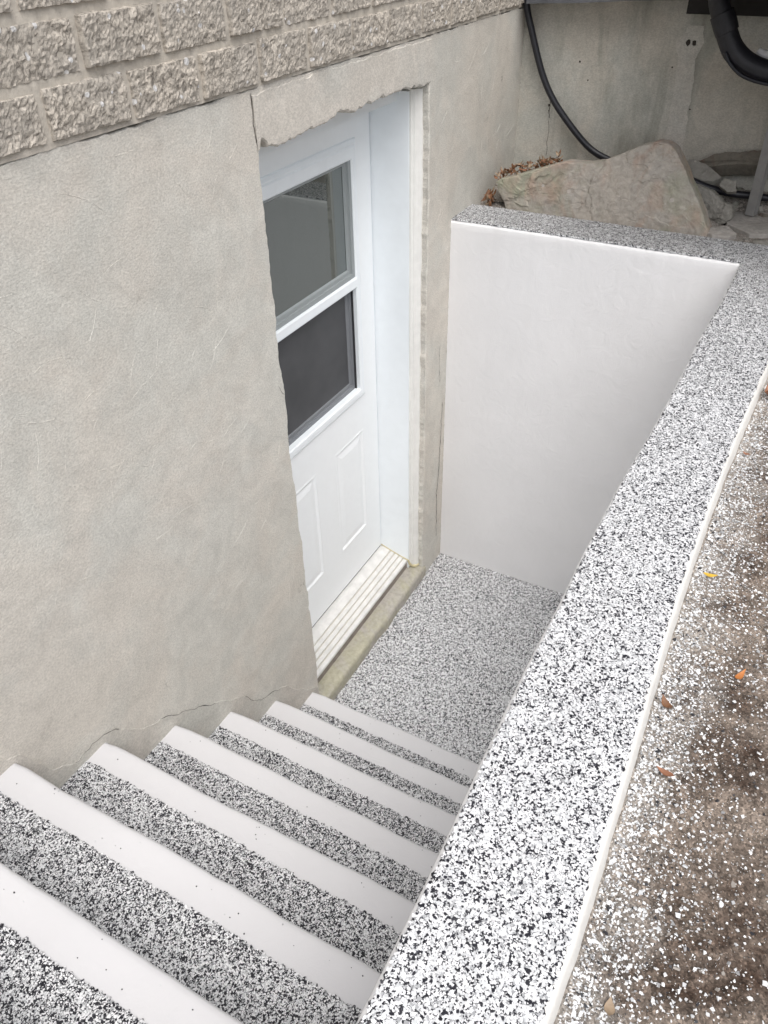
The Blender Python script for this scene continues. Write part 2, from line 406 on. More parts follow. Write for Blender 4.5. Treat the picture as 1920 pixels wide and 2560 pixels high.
M_FLAKE_B = simple("black_chip", (.03, .03, .035), .5)
M_PEBBLE = simple("grit_stone", (.27, .245, .22), .85, nscale=40, namt=.3)
def leafm(name, c): return simple(name, c, .6, nscale=90, namt=.25, bstr=.3, bd=.001)
M_LEAF_O = leafm("orange_leaf", (.46, .17, .045)); M_LEAF_B = leafm("brown_leaf", (.20, .095, .045))
M_LEAF_Y = leafm("yellow_leaf", (.58, .37, .04)); M_LEAF_T = leafm("tan_leaf", (.33, .245, .165)); M_LEAF_R = leafm("russet_leaf", (.27, .12, .065))

# ---------------------------------------------------------------- dimensions
F, HP, PY, TF, TS = 1.1069, 1.6254, 0.9986, 0.1955, 0.181
BX = 1.727; GZ = 1.588
X1, RUN, RISE = -0.0279, 0.2126, 0.1856

# ================================================================ HOUSE
house = thing('house', "grey plastered house wall under rough concrete blocks with a white basement door", 'house', (0.0, 0.13, 0.0))

# foundation wall with the ragged door opening
def zf(T, amp, freq, seed):
    """height (or offset) as a function of the running coordinate: polyline plus fine roughness"""
    def f(t):
        v = T[-1][1] if t > T[-1][0] else T[0][1]
        for (a, b_) in zip(T[:-1], T[1:]):
            if a[0] <= t <= b_[0]:
                v = a[1]+(b_[1]-a[1])*(t-a[0])/(b_[0]-a[0]); break
        return v+amp*fbm(t*freq, seed, 0.5, 6)
    return f
def frange(a, b_, st):
    n_ = max(1, int(round((b_-a)/st))); return [a+(b_-a)*i/n_ for i in range(n_+1)]
topz = zf([(-7, 2.2325), (-.6, 2.232), (-.41, 2.229), (-.1, 2.231), (.3, 2.232), (3, 2.232)], .0065, 18, 3.1)
rlip = zf([(-.2, .912), (.1, .912), (.36, .908), (.74, .911), (1.4, .908), (1.76, .913), (2.2, .906)], .0045, 20, 7.7)
llip = zf([(-.2, -.006), (.16, .004), (.3, .008), (.78, 0), (1.25, -.006), (1.45, -.004), (1.58, -.009), (1.79, -.006), (1.95, -.005), (2.2, 0)], .006, 16, 9.2)
lintz = zf([(-.02, 2.094), (0, 2.095), (.008, 2.118), (.013, 2.123), (.030, 2.115), (.036, 2.101), (.05, 2.098), (.11, 2.096), (.195, 2.103), (.283, 2.105), (.338, 2.112), (.365, 2.124), (.393, 2.108), (.42, 2.106), (.487, 2.108), (.60, 2.112), (.74, 2.109), (.865, 2.103), (.93, 2.096)], .008, 40, 1.3)
ZC = 2.150
bm = bmesh.new()
def ribbon(bm, pts, w, mi, y=-.0013, step=.008, amp=.006, seed=0.0):
    q = rag(pts, step, amp, 30, seed)
    a, b_ = [], []
    for i, (x, z) in enumerate(q):
        x0, z0 = q[max(i-1, 0)]; x1, z1 = q[min(i+1, len(q)-1)]
        L = math.hypot(x1-x0, z1-z0) or 1; nx, nzz = -(z1-z0)/L, (x1-x0)/L
        ww = w*(.35+.9*abs(fbm(x*22, z*22, seed+5, 3)))*(1 if 0 < i < len(q)-1 else .1)
        a.append(bm.verts.new((x+nx*ww, y, z+nzz*ww))); b_.append(bm.verts.new((x-nx*ww, y, z-nzz*ww)))
    for i in range(len(q)-1):
        f = bm.faces.new((a[i], a[i+1], b_[i+1], b_[i])); f.material_index = mi
def strips(bm, seq, flip=False):
    """seq: rows of points; join consecutive rows with quads"""
    rows = [[bm.verts.new(p) for p in r_] for r_ in seq]
    for r1, r2 in zip(rows[:-1], rows[1:]):
        for k in range(len(r1)-1):
            q = (r1[k], r1[k+1], r2[k+1], r2[k])
            bm.faces.new(q[::-1] if flip else q)
zs_ = frange(-.2, ZC, .006)
def rnd(s, t): return .02+.003*fbm(t*9, s, 2, 3)
# left panel with its rough reveal, right panel with its rough reveal
strips(bm, [[(-7, 0, t), (llip(t)-.004, 0, t), (llip(t), .003, t), (llip(t)+.003*fbm(t*40, 5, 5, 3), rnd(1, t), t), (-.003, .25, t)] for t in zs_], True)
strips(bm, [[(BX+.02, 0, t), (rlip(t)+.004, 0, t), (rlip(t), .003, t), (rlip(t)+.0015*fbm(t*14, 8, 5, 3), rnd(4, t), t), (.914, .25, t)] for t in zs_])
# over the door
xs_ = frange(-.012, .918, .004)
strips(bm, [[(t, 0, ZC), (t, 0, lintz(t)+.004), (t, .003, lintz(t)), (t, rnd(6, t), lintz(t)+.005*fbm(t*50, 2, 3, 3)), (t, .25, 2.10)] for t in [max(min(x, rlip(ZC)+.004), llip(ZC)-.004) for x in xs_]])
strips(bm, [[(t, 0, ZC), (t, 0, topz(t)-.003), (t, .006, topz(t)), (t, .25, topz(t))] for t in frange(-7, -1.3, .5)+frange(-1.29, BX+.02, .008)], True)
ribbon(bm, [(1.034, 1.15), (1.037, 1.05), (1.045, .98)], .0016, 1, seed=3)
ribbon(bm, [(1.076, .875), (1.063, .58), (1.058, .50), (1.040, .41), (1.046, .37), (1.051, .15)], .003, 1, seed=4)
ribbon(bm, [(-.03, 1.50), (-.015, 1.47), (-.009, 1.46)], .0014, 1, seed=5)
def ridge(bm, pts, w, h):
    L, C, R_ = [], [], []
    for i, (x, z) in enumerate(pts):
        x0, z0 = pts[max(i-1, 0)]; x1, z1 = pts[min(i+1, len(pts)-1)]
        d = math.hypot(x1-x0, z1-z0) or 1; nx, nzz = -(z1-z0)/d, (x1-x0)/d
        k = math.sin(math.pi*(i+.2)/(len(pts)-.6)); ww = w*(.3+.7*k)
        L.append(bm.verts.new((x+nx*ww, .0005, z+nzz*ww))); C.append(bm.verts.new((x, -h*k-.0001, z))); R_.append(bm.verts.new((x-nx*ww, .0005, z-nzz*ww)))
    for i in range(len(pts)-1):
        bm.faces.new((L[i], L[i+1], C[i+1], C[i])); bm.faces.new((C[i], C[i+1], R_[i+1], R_[i]))
for q in range(230):
    if q < 185: cx_, cz_ = random.uniform(-1.15, -.06), random.uniform(.75, 2.2)
    else: cx_, cz_ = random.uniform(.97, 1.62), random.uniform(1.3, 2.15)
    if cz_ < .55-.85*cx_+.05 and cx_ < 0: continue
    rr_ = random.uniform(.05, .22); a_ = random.uniform(0, 6.28); span = random.uniform(.15, .5)
    for m_ in range(random.randint(2, 6)):
        ra = rr_+m_*random.uniform(.003, .009); aa = a_+random.uniform(-.15, .15); sp_ = span*random.uniform(.3, 1)
        pts_ = [(cx_+ra*(math.cos(aa+sp_*t/14)-math.cos(a_)), cz_+ra*(math.sin(aa+sp_*t/14)-math.sin(a_))+.0015*fbm(t*.4, q, m_, 2)) for t in range(15)]
        if max(p_[0] for p_ in pts_) > -.015 and cx_ < 0: continue
        if min(p_[0] for p_ in pts_) < .93 and cx_ > 0: continue
        if max(p_[1] for p_ in pts_) > 2.222: continue
        ridge(bm, pts_, random.uniform(.0012, .0026), random.uniform(.0002, .0007))
house_wall = obj('foundation_wall', bm, [M_PLASTER, M_CRACK], house)

# lintel patch: slightly proud pinkish render over the door
bm = bmesh.new()
ptop = zf([(-.02, 2.222), (.25, 2.225), (.6, 2.224), (.92, 2.221)], .006, 25, 4.4)
strips(bm, [[(t, .002, ptop(t)), (t, -.0018, ptop(t)-.003), (t, -.002, lintz(t)+.012), (t, -.0015, lintz(t)+.004), (t, .002, lintz(t)+.0025)] for t in frange(-.008, .915, .004)])
ribbon(bm, [(-.012, 2.226), (-.010, 2.207), (-.014, 2.161), (-.009, 2.123), (-.005, 2.105)], .0016, 1, amp=.003, seed=2)
obj('lintel_render', bm, [M_LINTEL, M_CRACK], house)

# cement skirt over the wall foot along the stairs
bm = bmesh.new()
up_edge = [(-1.4, 1.45), (-1.2, 1.22), (-1.108, 1.137), (-1.078, 1.117), (-1.03, 1.0), (-.97, .948), (-.904, .955), (-.847, .935), (-.787, .86), (-.70, .80), (-.628, .757), (-.504, .655), (-.46, .62), (-.40, .555), (-.349, .486), (-.25, .42), (-.178, .372), (-.131, .301), (-.06, .235), (.004, .175)]
uef = zf(up_edge, .014, 20, 8.8); lof = zf([(-1.4, 1.15), (-.9, .7), (-.45, .3), (-.2, .1), (.004, -.05)], 0, 1, 1)
strips(bm, [[(t, .002, uef(t)+.001), (t, -.0012, uef(t)-.003), (t, -.0018, lof(t)), (t, .002, lof(t)-.01)] for t in frange(-1.4, .001, .005)])
ck = [(t, uef(t)-.0005) for t in frange(-.74, -.14, .012)]
ribbon(bm, ck[2:20], .0013, 1, y=-.0028, amp=.001, seed=8.8); ribbon(bm, ck[29:45], .0013, 1, y=-.0028, amp=.001, seed=3.8)
ribbon(bm, [(t, uef(t)-.0005) for t in frange(-.98, -.84, .012)], .0014, 1, y=-.0028, amp=.001, seed=8.8)
obj('cement_skirt', bm, [M_MORTAR_PATCH, M_CRACK], house)

# rough mortar bead beside the door frame and at the corner with the white wall
bm = bmesh.new()
def bead(x0, amp, y0, rad, z0, z1, n=260, seed=0, mi=0):
    seg = 7
    def fn(i, j):
        z = z0+(z1-z0)*i/(n-1); a = math.pi*j/(seg-1)
        r_ = rad*(.45+.8*abs(fbm(z*60, seed, j*.5, 5))); xx = x0+amp*fbm(z*7, seed+3, 0, 3)
        return (xx+math.cos(a)*r_, y0-math.sin(a)*r_*.6, z)
    grid(bm, n, seg, fn, mi, True)
bead(.914, .004, .0035, .0035, .1, 2.09, n=900, seed=1.5)
bead(1.105, .003, .002, .006, .02, 1.60, seed=4.5)
obj('mortar_bead', bm, M_MORTAR_PATCH, house)

# return wall
bm = bmesh.new()
box(bm, BX, BX+.25, -5, -.0, 1.2, 3.4)
bead_n = 0
def rib2(pts, w, seed):
    q = rag(pts, .01, .006, 30, seed)
    for (a, b_) in zip(q[:-1], q[1:]):
        vs = [bm.verts.new((BX-.0013, a[0]-w, a[1])), bm.verts.new((BX-.0013, a[0]+w, a[1])), bm.verts.new((BX-.0013, b_[0]+w, b_[1])), bm.verts.new((BX-.0013, b_[0]-w, b_[1]))]
        bm.faces.new(vs).material_index = 1
rib2([(-.128, 1.93), (-.133, 1.86)], .0012, 3); rib2([(-.134, 1.85), (-.136, 1.72)], .0007, 4)
for (yy, zz, s) in ((-.127, 1.905, .0045), (-.129, 1.885, .003), (-.61, 2.138, .009), (-.63, 2.139, .009), (-.66, 1.93, .003), (-.57, 2.06, .003), (-.27, 2.0, .003), (-.23, 2.06, .004)):
    c = bm.verts.new((BX-.0016, yy, zz)); ring = [bm.verts.new((BX-.0014, yy+math.cos(t*math.pi/4)*s*random.uniform(.7, 1.2), zz+math.sin(t*math.pi/4)*s*random.uniform(.8, 1.3))) for t in range(8)]
    for t in range(8): bm.faces.new((c, ring[t], ring[(t+1) % 8])).material_index = 1
# slightly proud cement smear below the two plugged holes
sl_ = zf([(1.68, -.595), (2.09, -.588), (2.11, -.575), (2.14, -.565), (2.165, -.59), (2.19, -.597)], .006, 30, 2.0)
sr_ = zf([(1.68, -.67), (2.05, -.650), (2.09, -.645), (2.14, -.662), (2.19, -.648)], .006, 30, 6.0)
strips(bm, [[(BX+.001, sl_(t)+.002, t), (BX-.0009, sl_(t), t), (BX-.0009, sr_(t), t), (BX+.001, sr_(t)-.002, t)] for t in frange(1.68, 2.19, .01)])
for f in bm.faces[-1:]: pass
bm.faces.ensure_lookup_table()
for f in bm.faces:
    cc = f.calc_center_median()
    if cc.x < BX-.0001 and len(f.verts) == 4 and f.calc_area() > .0002 and f.calc_area() < .01: f.material_index = 2
obj('return_wall', bm, [M_PLASTER_RET, M_CRACK, M_MORTAR_PATCH], house)

# split-face block courses
bm = bmesh.new()
CH, MJ = .0855, .0095
z = 2.2385; bi = 0
def rough_block(x0, x1, z0, z1, sd, res=.0042):
    nu = max(3, int((x1-x0)/res)); nv = max(3, int((z1-z0)/res))
    o1, o2 = random.uniform(-.003, .003), random.uniform(-.004, .004)
    def fn(i, j):
        u, v = i/(nu-1), j/(nv-1); x = x0+(x1-x0)*u; zz = z0+(z1-z0)*v
        e = min(u*(x1-x0), (1-u)*(x1-x0), v*(z1-z0), (1-v)*(z1-z0))
        k = min(1, e/.0055); k = k*(2-k)
        d = .0080+.0030*fbm(x*9, zz*9, sd, 3)+.0030*fbm(x*48, zz*60, sd+2, 5)+.0022*fbm(x*170, zz*170, sd+4, 3)+o1+o2*(u-.5)
        ex = .0022*fbm(x*60, zz*60, sd+9, 3)
        return (x+ex, .012-(d+.012)*k, zz+ex)
    grid(bm, nu, nv, fn, 0, False)
for c in range(12):
    pitch = .2035; off = .029 if c % 2 == 0 else -.065
    z0, z1 = z, z+CH
    if c < 3:
        k = -6
        while True:
            x0 = off+k*pitch; k += 1
            if x0 > BX: break
            x1 = min(x0+pitch-.009, BX+.02)
            if x1 < -1.15: continue
            if x1-x0 > .02: rough_block(x0, x1, z0+random.uniform(-.002, .002), z1+random.uniform(-.002, .002), random.uniform(0, 90))
        rough_block(-7, off-6*pitch+pitch*1.0-.009 if False else -1.2, z0, z1, 5, res=.06)
    else:
        k = -33
        while off+k*pitch < BX:
            x0 = off+k*pitch; k += 1
            rough_block(x0, min(x0+pitch-.009, BX+.02), z0, z1, random.uniform(0, 90), res=.03)
    z += CH+MJ
blocks = obj('block_wall', bm, M_BLOCK, house)
bm = bmesh.new()
def jt(i, j):
    x = -1.3+(BX+.02+1.3)*i/400; zz = 2.232+(z-2.232)*j/240
    return (x, -.0015+.003*fbm(x*40, zz*40, 3, 4), zz)
grid(bm, 401, 61, lambda i, j: jt(i, j*4 if j > 0 else 0), 0, True)
box(bm, -7, BX+.02, .012, .25, 2.235, z)
obj('mortar_joint', bm, M_JOINT, blocks)

# ---------------------------------------------------------------- door frame
def extr(bm, prof, a0, a1, axis, mi=0, cap=True, segs=1, wob=0.0, seed=0):
    """extrude a closed profile along an axis; profile tuples are the other two coordinates in order"""
    rings = []
    for s in range(segs+1):
        t = a0+(a1-a0)*s/segs; ring = []
        for (p, q) in prof:
            d = wob*fbm(t*6, seed, p*3, 3) if wob else 0
            co = {'x': (t, p+d, q+d*.6), 'y': (p+d, t, q+d*.6), 'z': (p+d, q+d*.6, t)}[axis]
            ring.append(bm.verts.new(co))
        rings.append(ring)
    n_ = len(prof)
    for s in range(segs):
        for k in range(n_):
            bm.faces.new((rings[s][k], rings[s][(k+1) % n_], rings[s+1][(k+1) % n_], rings[s+1][k])).material_index = mi
    if cap:
        bm.faces.new(rings[0][::-1]).material_index = mi; bm.faces.new(rings[-1]).material_index = mi
XL, XR, ZD0, ZD1, YD = .046, .872, .158, 2.042, .200
bm = bmesh.new()
extr(bm, [(XR, .0555), (XR+.035, .0555), (XR+.035, .26), (XR-.006, .26), (XR-.006, .2475), (XR, .2475)], .06, 2.08, 'z')
extr(bm, [(XL, .0555), (XL-.035, .0555), (XL-.035, .26), (XL+.006, .26), (XL+.006, .2475), (XL, .2475)], .06, 2.08, 'z')
box(bm, XL+.0005, XR-.0005, .095, .26, 2.052, 2.14)
box(bm, XL+.0005, XR-.0005, .19, .198, 2.028, 2.0455)
bmesh.ops.recalc_face_normals(bm, faces=bm.faces)
dframe = obj('door_frame', bm, M_TRIM, house)
bm = bmesh.new()
mp_ = [(.876, .0550), (.876, .050), (.884, .047), (.887, .040), (.891, .0385), (.897, .0335), (.904, .0240), (.914, .0225), (.914, .0550)]
extr(bm, mp_, .075, 2.085, 'z', segs=40, wob=.0012, seed=2)
extr(bm, [(-(x-.459)+.459, y) for x, y in mp_][::-1], .075, 2.085, 'z')
bmesh.ops.recalc_face_normals(bm, faces=bm.faces)
obj('brick_moulding', bm, M_MOULD, dframe)
bm = bmesh.new()
def caulk(pts, rad): tube(bm, pts, rad, 7, 0, 6)
caulk([(.872, .20, .158), (.8715, .15, .141), (.872, .10, .126), (.8715, .06, .116)], [.003, .0035, .003, .004])
caulk([(.873, .058, .117), (.880, .050, .085), (.895, .034, .07), (.912, .022, .075)], [.004, .007, .008, .006])
obj('caulk_line', bm, M_CAULK, dframe)

# threshold
bm = bmesh.new()
prof = [(.245, .150), (.180, .1500)]
y0, z0_, y1, z1_ = .176, .1485, .066, .1135
prof.append((y0, z0_))
ng = 4
for g in range(ng):
    yc = y0+(y1-y0)*(g+1.25)/(ng+.95)
    sl = (z1_-z0_)/(y1-y0)
    zc = z0_+sl*(yc-y0)
    prof += [(yc+.0032, zc+sl*.0032), (yc+.0022, zc-.004), (yc-.0022, zc-.004), (yc-.0032, zc-sl*.0032)]
prof += [(y1, z1_), (.0625, .111), (.0615, .101), (.245, .101)]
extr(bm, prof, XL+.0007, XR-.0007, 'x')
bmesh.ops.recalc_face_normals(bm, faces=bm.faces)
bm.faces.ensure_lookup_table()
thr = obj('threshold', bm, [M_ALU, M_ALU_GROOVE], house)
for p in thr.data.polygons:
    zc = p.center[2]+0.0; n_ = p.normal
    if abs(n_[0]) < .5 and p.area < .0045*.83 and .1 < zc < .15 and p.area > .0003:
        yl = p.center[1]+.13
        exp = z0_+((z1_-z0_)/(y1-y0))*(yl-y0)
        if zc < exp-.0015 and yl > y1+.002: p.material_index = 1
bm = bmesh.new()
box(bm, -.02, .93, .0635, .25, -.15, .0995)
obj('sill_board', bm, M_WOODSILL, house)
bm = bmesh.new()
def lg(i, j):
    x = -.006+(.93+.006)*i/180
    k = [(.067, .0665), (.045, .0660), (.02, .063), (.004, .060), (-.003, .056), (-.007, .046), (-.0075, .02), (-.006, -.05)][j]
    d = .004*fbm(x*12, j*.5, 3, 4); e = .012*max(0, fbm(x*4, 0, 8, 2))*(1 if j > 2 else 0)
    return (x, k[0]-e+d*.5, k[1]+d*(1 if j > 0 else .2))
grid(bm, 181, 8, lg)
obj('concrete_ledge', bm, M_LEDGE, house)

# ---------------------------------------------------------------- door leaf
def rings(bm, rect0, levels, cap=True, mi=0):
    """nested rectangles (x0,x1,z0,z1) at depths y"""
    prev = None
    for (rc, y) in levels:
        vs = [bm.verts.new(c) for c in ((rc[0], y, rc[2]), (rc[1], y, rc[2]), (rc[1], y, rc[3]), (rc[0], y, rc[3]))]
        if prev:
            for k in range(4): bm.faces.new((prev[k], prev[(k+1) % 4], vs[(k+1) % 4], vs[k])).material_index = mi
        prev = vs
    if cap: bm.faces.new(prev).material_index = mi
def ins(r_, d): return (r_[0]+d, r_[1]-d, r_[2]+d, r_[3]-d)
W0 = (.176, .768, 1.020, 1.957)        # outside of the glazing frame
PANELS = [(.166, .395, .362, .868), (.530, .752, .362, .868)]
bm = bmesh.new()
xs = sorted({XL+.004, .166, .176, .395, .530, .752, .768, XR-.004}); zs = sorted({ZD0, .362, .868, 1.020, 1.957, ZD1})
hole = [(W0[0]+.004, W0[1]-.004, W0[2]+.004, W0[3]-.004)]
vmap = {}
def vv(x, z_):
    if (x, z_) not in vmap: vmap[(x, z_)] = bm.verts.new((x, YD, z_))
    return vmap[(x, z_)]
for a, b_ in zip(xs[:-1], xs[1:]):
    for c, d in zip(zs[:-1], zs[1:]):
        mx_, mz_ = (a+b_)/2, (c+d)/2
        if W0[0] < mx_ < W0[1] and W0[2] < mz_ < W0[3]: continue
        if any(p[0] < mx_ < p[1] and p[2] < mz_ < p[3] for p in PANELS): continue
        bm.faces.new((vv(a, c), vv(b_, c), vv(b_, d), vv(a, d)))
for p in PANELS:
    rings(bm, p, [(p, YD), (ins(p, .005), YD-.0012), (ins(p, .009), YD-.001), (ins(p, .017), YD+.004), (ins(p, .023), YD+.0042), (ins(p, .046), YD+.0004), (ins(p, .05), YD)])
rings(bm, None, [((XL+.004, XR-.004, ZD0, ZD1), YD), ((XL+.004, XR-.004, ZD0, ZD1), YD+.044)], cap=False)
bmesh.ops.remove_doubles(bm, verts=bm.verts, dist=1e-5)
bmesh.ops.recalc_face_normals(bm, faces=bm.faces)
door = obj('door', bm, M_DOOR, house, label='white panelled steel door with a half window')
# weather strip at the foot
bm = bmesh.new(); box(bm, XL+.006, XR-.006, YD+.002, YD+.03, ZD0-.0075, ZD0-.0003)
obj('door_sweep', bm, M_GASKET, door)
# glazing frame with the meeting rail
IN = (.216, .728, 1.061, 1.897)
bm = bmesh.new()
rings(bm, None, [(W0, YD+.001), (ins(W0, .003), YD-.006), (ins(W0, .012), YD-.0095), (ins(W0, .017), YD-.0085), (ins(W0, .022), YD-.012),
                 ((IN[0]-.004, IN[1]+.004, IN[2]-.004, IN[3]+.004), YD-.012), (IN, YD-.008), (IN, YD+.03)], cap=False)
zr0, zr1 = 1.470, 1.508
extr(bm, [(YD-.010, zr0), (YD-.013, zr0+.004), (YD-.013, zr1-.006), (YD-.009, zr1), (YD+.03, zr1), (YD+.03, zr0)], IN[0]-.002, IN[1]+.002, 'x')
bmesh.ops.recalc_face_normals(bm, faces=bm.faces)
wframe = obj('window_frame', bm, M_TRIM, door)
def sash(rect, y, m, nm, w_):
    bm = bmesh.new()
    rings(bm, None, [(rect, y), (ins(rect, w_*.45), y), (ins(rect, w_*.5), y+.006), (ins(rect, w_*.86), y+.006), (ins(rect, w_), y+.012)], cap=False)
    bmesh.ops.recalc_face_normals(bm, faces=bm.faces)
    for f in bm.faces:
        if f.normal.y > 0: f.normal_flip()
    obj(nm, bm, m, door)
UP = (IN[0], IN[1], zr1, IN[3]); LO = (IN[0], IN[1], IN[2], zr0)
sash((UP[0], UP[1], UP[2], UP[3]+.02), YD-.006, M_SASH, 'window_sash', .034)
sash((LO[0], LO[1], LO[2], LO[3]+.02), YD+.013, M_SASH_D, 'window_sash', .034)
def pane(nm, rect, y, m):
    bm = bmesh.new(); box(bm, rect[0], rect[1], y, y+.005, rect[2], rect[3]); obj(nm, bm, m, door)
pane('glass_pane', (UP[0]+.032, UP[1]-.032, UP[2]+.032, UP[3]+.015), YD+.006, M_GLASS)
pane('insect_screen', (LO[0]+.032, LO[1]-.032, LO[2]+.032, LO[3]+.015), YD+.0225, M_SCREEN)
bm = bmesh.new()
for rc in (UP, LO):
    box(bm, rc[1]-.0045, rc[1]-.0002, YD+.006, YD+.0125, rc[2]+.001, rc[3]-.001)
obj('gasket', bm, M_GASKET, door)

# ================================================================ RETAINING WALL (far wall + side parapet)
wall = thing('retaining_wall', "white stucco stairwell wall with black and white speckled flat top", 'retaining wall', (F+.1, -.5, 0))
IE = [(-2.4, -1.004), (-1.32, -1.002), (-1.185, -1.001), (-1.09, -.999), (-.97, -.994), (-.745, -.989), (-.6, -.990), (-.5, -.987), (-.226, -.988), (-.03, -.996), (.128, -.999), (.278, -1.0), (.5, -.999), (.776, -1.007), (1.116, -1.007), (1.4, -1.007)]
OE = [(-2.4, -1.179), (-1.213, -1.180), (-1.128, -1.181), (-1.025, -1.179), (-.9, -1.176), (-.77, -1.172), (-.62, -1.167), (-.45, -1.164), (-.2, -1.164), (0, -1.167), (.1, -1.170), (.23, -1.175), (.42, -1.181), (.6, -1.184), (1.4, -1.184)]
def lerp(T, x):
    for (a, b_) in zip(T[:-1], T[1:]):
        if a[0] <= x <= b_[0]:
            t = (x-a[0])/(b_[0]-a[0]); return a[1]+(b_[1]-a[1])*t
    return T[-1][1]
ZT = HP-.003
bm = bmesh.new()
nx_ = 260; XA, XB = -2.3, F+TF
def side(i, j):
    x = XA+(XB-XA)*i/(nx_-1); yi = lerp(IE, x)+.0012*fbm(x*25, 1, 0, 3); yo = lerp(OE, x)+.0015*fbm(x*20, 2, 0, 4)
    fl = .0065+.0012*fbm(x*9, 5, 0, 3)
    P = [(-PY+.001, -.2), (-PY+.001, 1.2), (yi*.5-PY*.5, 1.45), (yi, ZT-.03), (yi+.001, ZT-.010), (yi-.0015, ZT-.003), (yi-.007, ZT), (yo+.007, ZT), (yo+.001, ZT-.003), (yo-.0025, ZT-.012), (yo-fl, GZ+.004), (yo-fl-.003, GZ-.03), (yo-.01, GZ-.06), (yo-.01, -.2)]
    return (x, P[j][0], P[j][1])
grid(bm, nx_, 14, side)
for f in bm.faces:
    cc = f.calc_center_median()
    if cc.y < -1.155 and cc.z > GZ-.08 and cc.z < ZT-.001: f.material_index = 1
ny_ = 160
def far(i, j):
    y = .03-(PY+.02+.03)*i/(ny_-1); d = .0015*fbm(y*22, 7, 0, 4); e = .004*fbm(y*5, 9, 0, 3)
    P = [(F, -.2), (F, 1.3), (F+d, ZT-.03), (F+d-.001, ZT-.011), (F+d+.0015, ZT-.003), (F+.007+d, ZT-.0006), (F+TF-.006, ZT-.0006), (F+TF, ZT-.006), (F+TF, 1.3)]
    return (P[j][0]+(e if 0 < j < 3 else 0)*0, y, P[j][1])
grid(bm, ny_, 9, far)
bmesh.ops.recalc_face_normals(bm, faces=bm.faces)
obj('wall_body', bm, [M_WHITE_WALL, M_LIP], wall)
# speckled capping: ragged-edged sheet on top of both walls
bm = bmesh.new()
def jag(s): return random.uniform(-.0022, .0022)+.0025*fbm(s*120, 3, 1, 3)
def capstrip(n_, fin, fout):
    rows = []
    for i in range(n_):
        a = fin(i); d = fout(i)
        av, dv = Vector(a), Vector(d); m1 = av.lerp(dv, .03); m2 = av.lerp(dv, .97)
        lo = Vector((0, 0, ZT+.0002-HP-.0012))
        rows.append([bm.verts.new(v) for v in (av+lo, av, m1, m2, dv, dv+lo)])
    for i in range(n_-1):
        for k in range(5): bm.faces.new((rows[i][k], rows[i+1][k], rows[i+1][k+1], rows[i][k+1]))
nC = 1150
def cin(i):
    x = XA+(XB-XA)*i/(nC-1); return (x, (lerp(IE, x) if x < F-.0 else -PY-.006)-.0055+jag(x), HP+.0012)
def cout(i):
    x = XA+(XB-XA)*i/(nC-1); return (x, lerp(OE, x)+.005+jag(x+9), HP+.0012)
capstrip(nC, cin, cout)
nD = 330
def din(i):
    y = .004-(PY+.016+.004)*i/(nD-1); return (F+.003+jag(y)+.004*fbm(y*9, 4, 4, 3), y, HP+.0017)
def dout(i):
    y = .004-(PY+.016+.004)*i/(nD-1); return (F+TF-.002+jag(y+4), y, HP+.0017)
capstrip(nD, din, dout)
bmesh.ops.recalc_face_normals(bm, faces=bm.faces)
cap = obj('wall_capping', bm, M_CHIP_TOP, wall); chip_mats(cap)
rng = np.random.default_rng(5)
LIN_I = np.array(IE); LIN_O = np.array(OE)
def on_cap(n_, x0, x1):
    x = rng.uniform(x0, x1, n_); yi = np.where(x < F, np.interp(x, LIN_I[:, 0], LIN_I[:, 1])-.006, -PY); yo = np.interp(x, LIN_O[:, 0], LIN_O[:, 1])+.0055
    return x, yi+(yo-yi)*rng.random(n_), np.full(n_, HP+.0014)
CW = (.46, .25, .11, .18)
chips(cap, *on_cap(50000, -1.5, .25), .0011, .0033, CW, rng)
chips(cap, *on_cap(22000, .25, F+TF-.002), .0011, .0027, CW, rng)
y_ = rng.uniform(-PY, -.002, 14000); chips(cap, rng.uniform(F+.004, F+TF-.002, 14000), y_, np.full(14000, HP+.002), .0011, .0026, CW, rng)

# ================================================================ LANDING + STAIRS
bm = bmesh.new()
def ld(i, j):
    x = -.4+(F+.02+.4)*i/60; y = .02-(1.03)*j/40
    return (x, y, .0016*fbm(x*5, y*5, 2, 3))
grid(bm, 61, 41, ld)
obj('landing_floor', bm, M_CHIP_FLOOR, kind='structure', label=None)

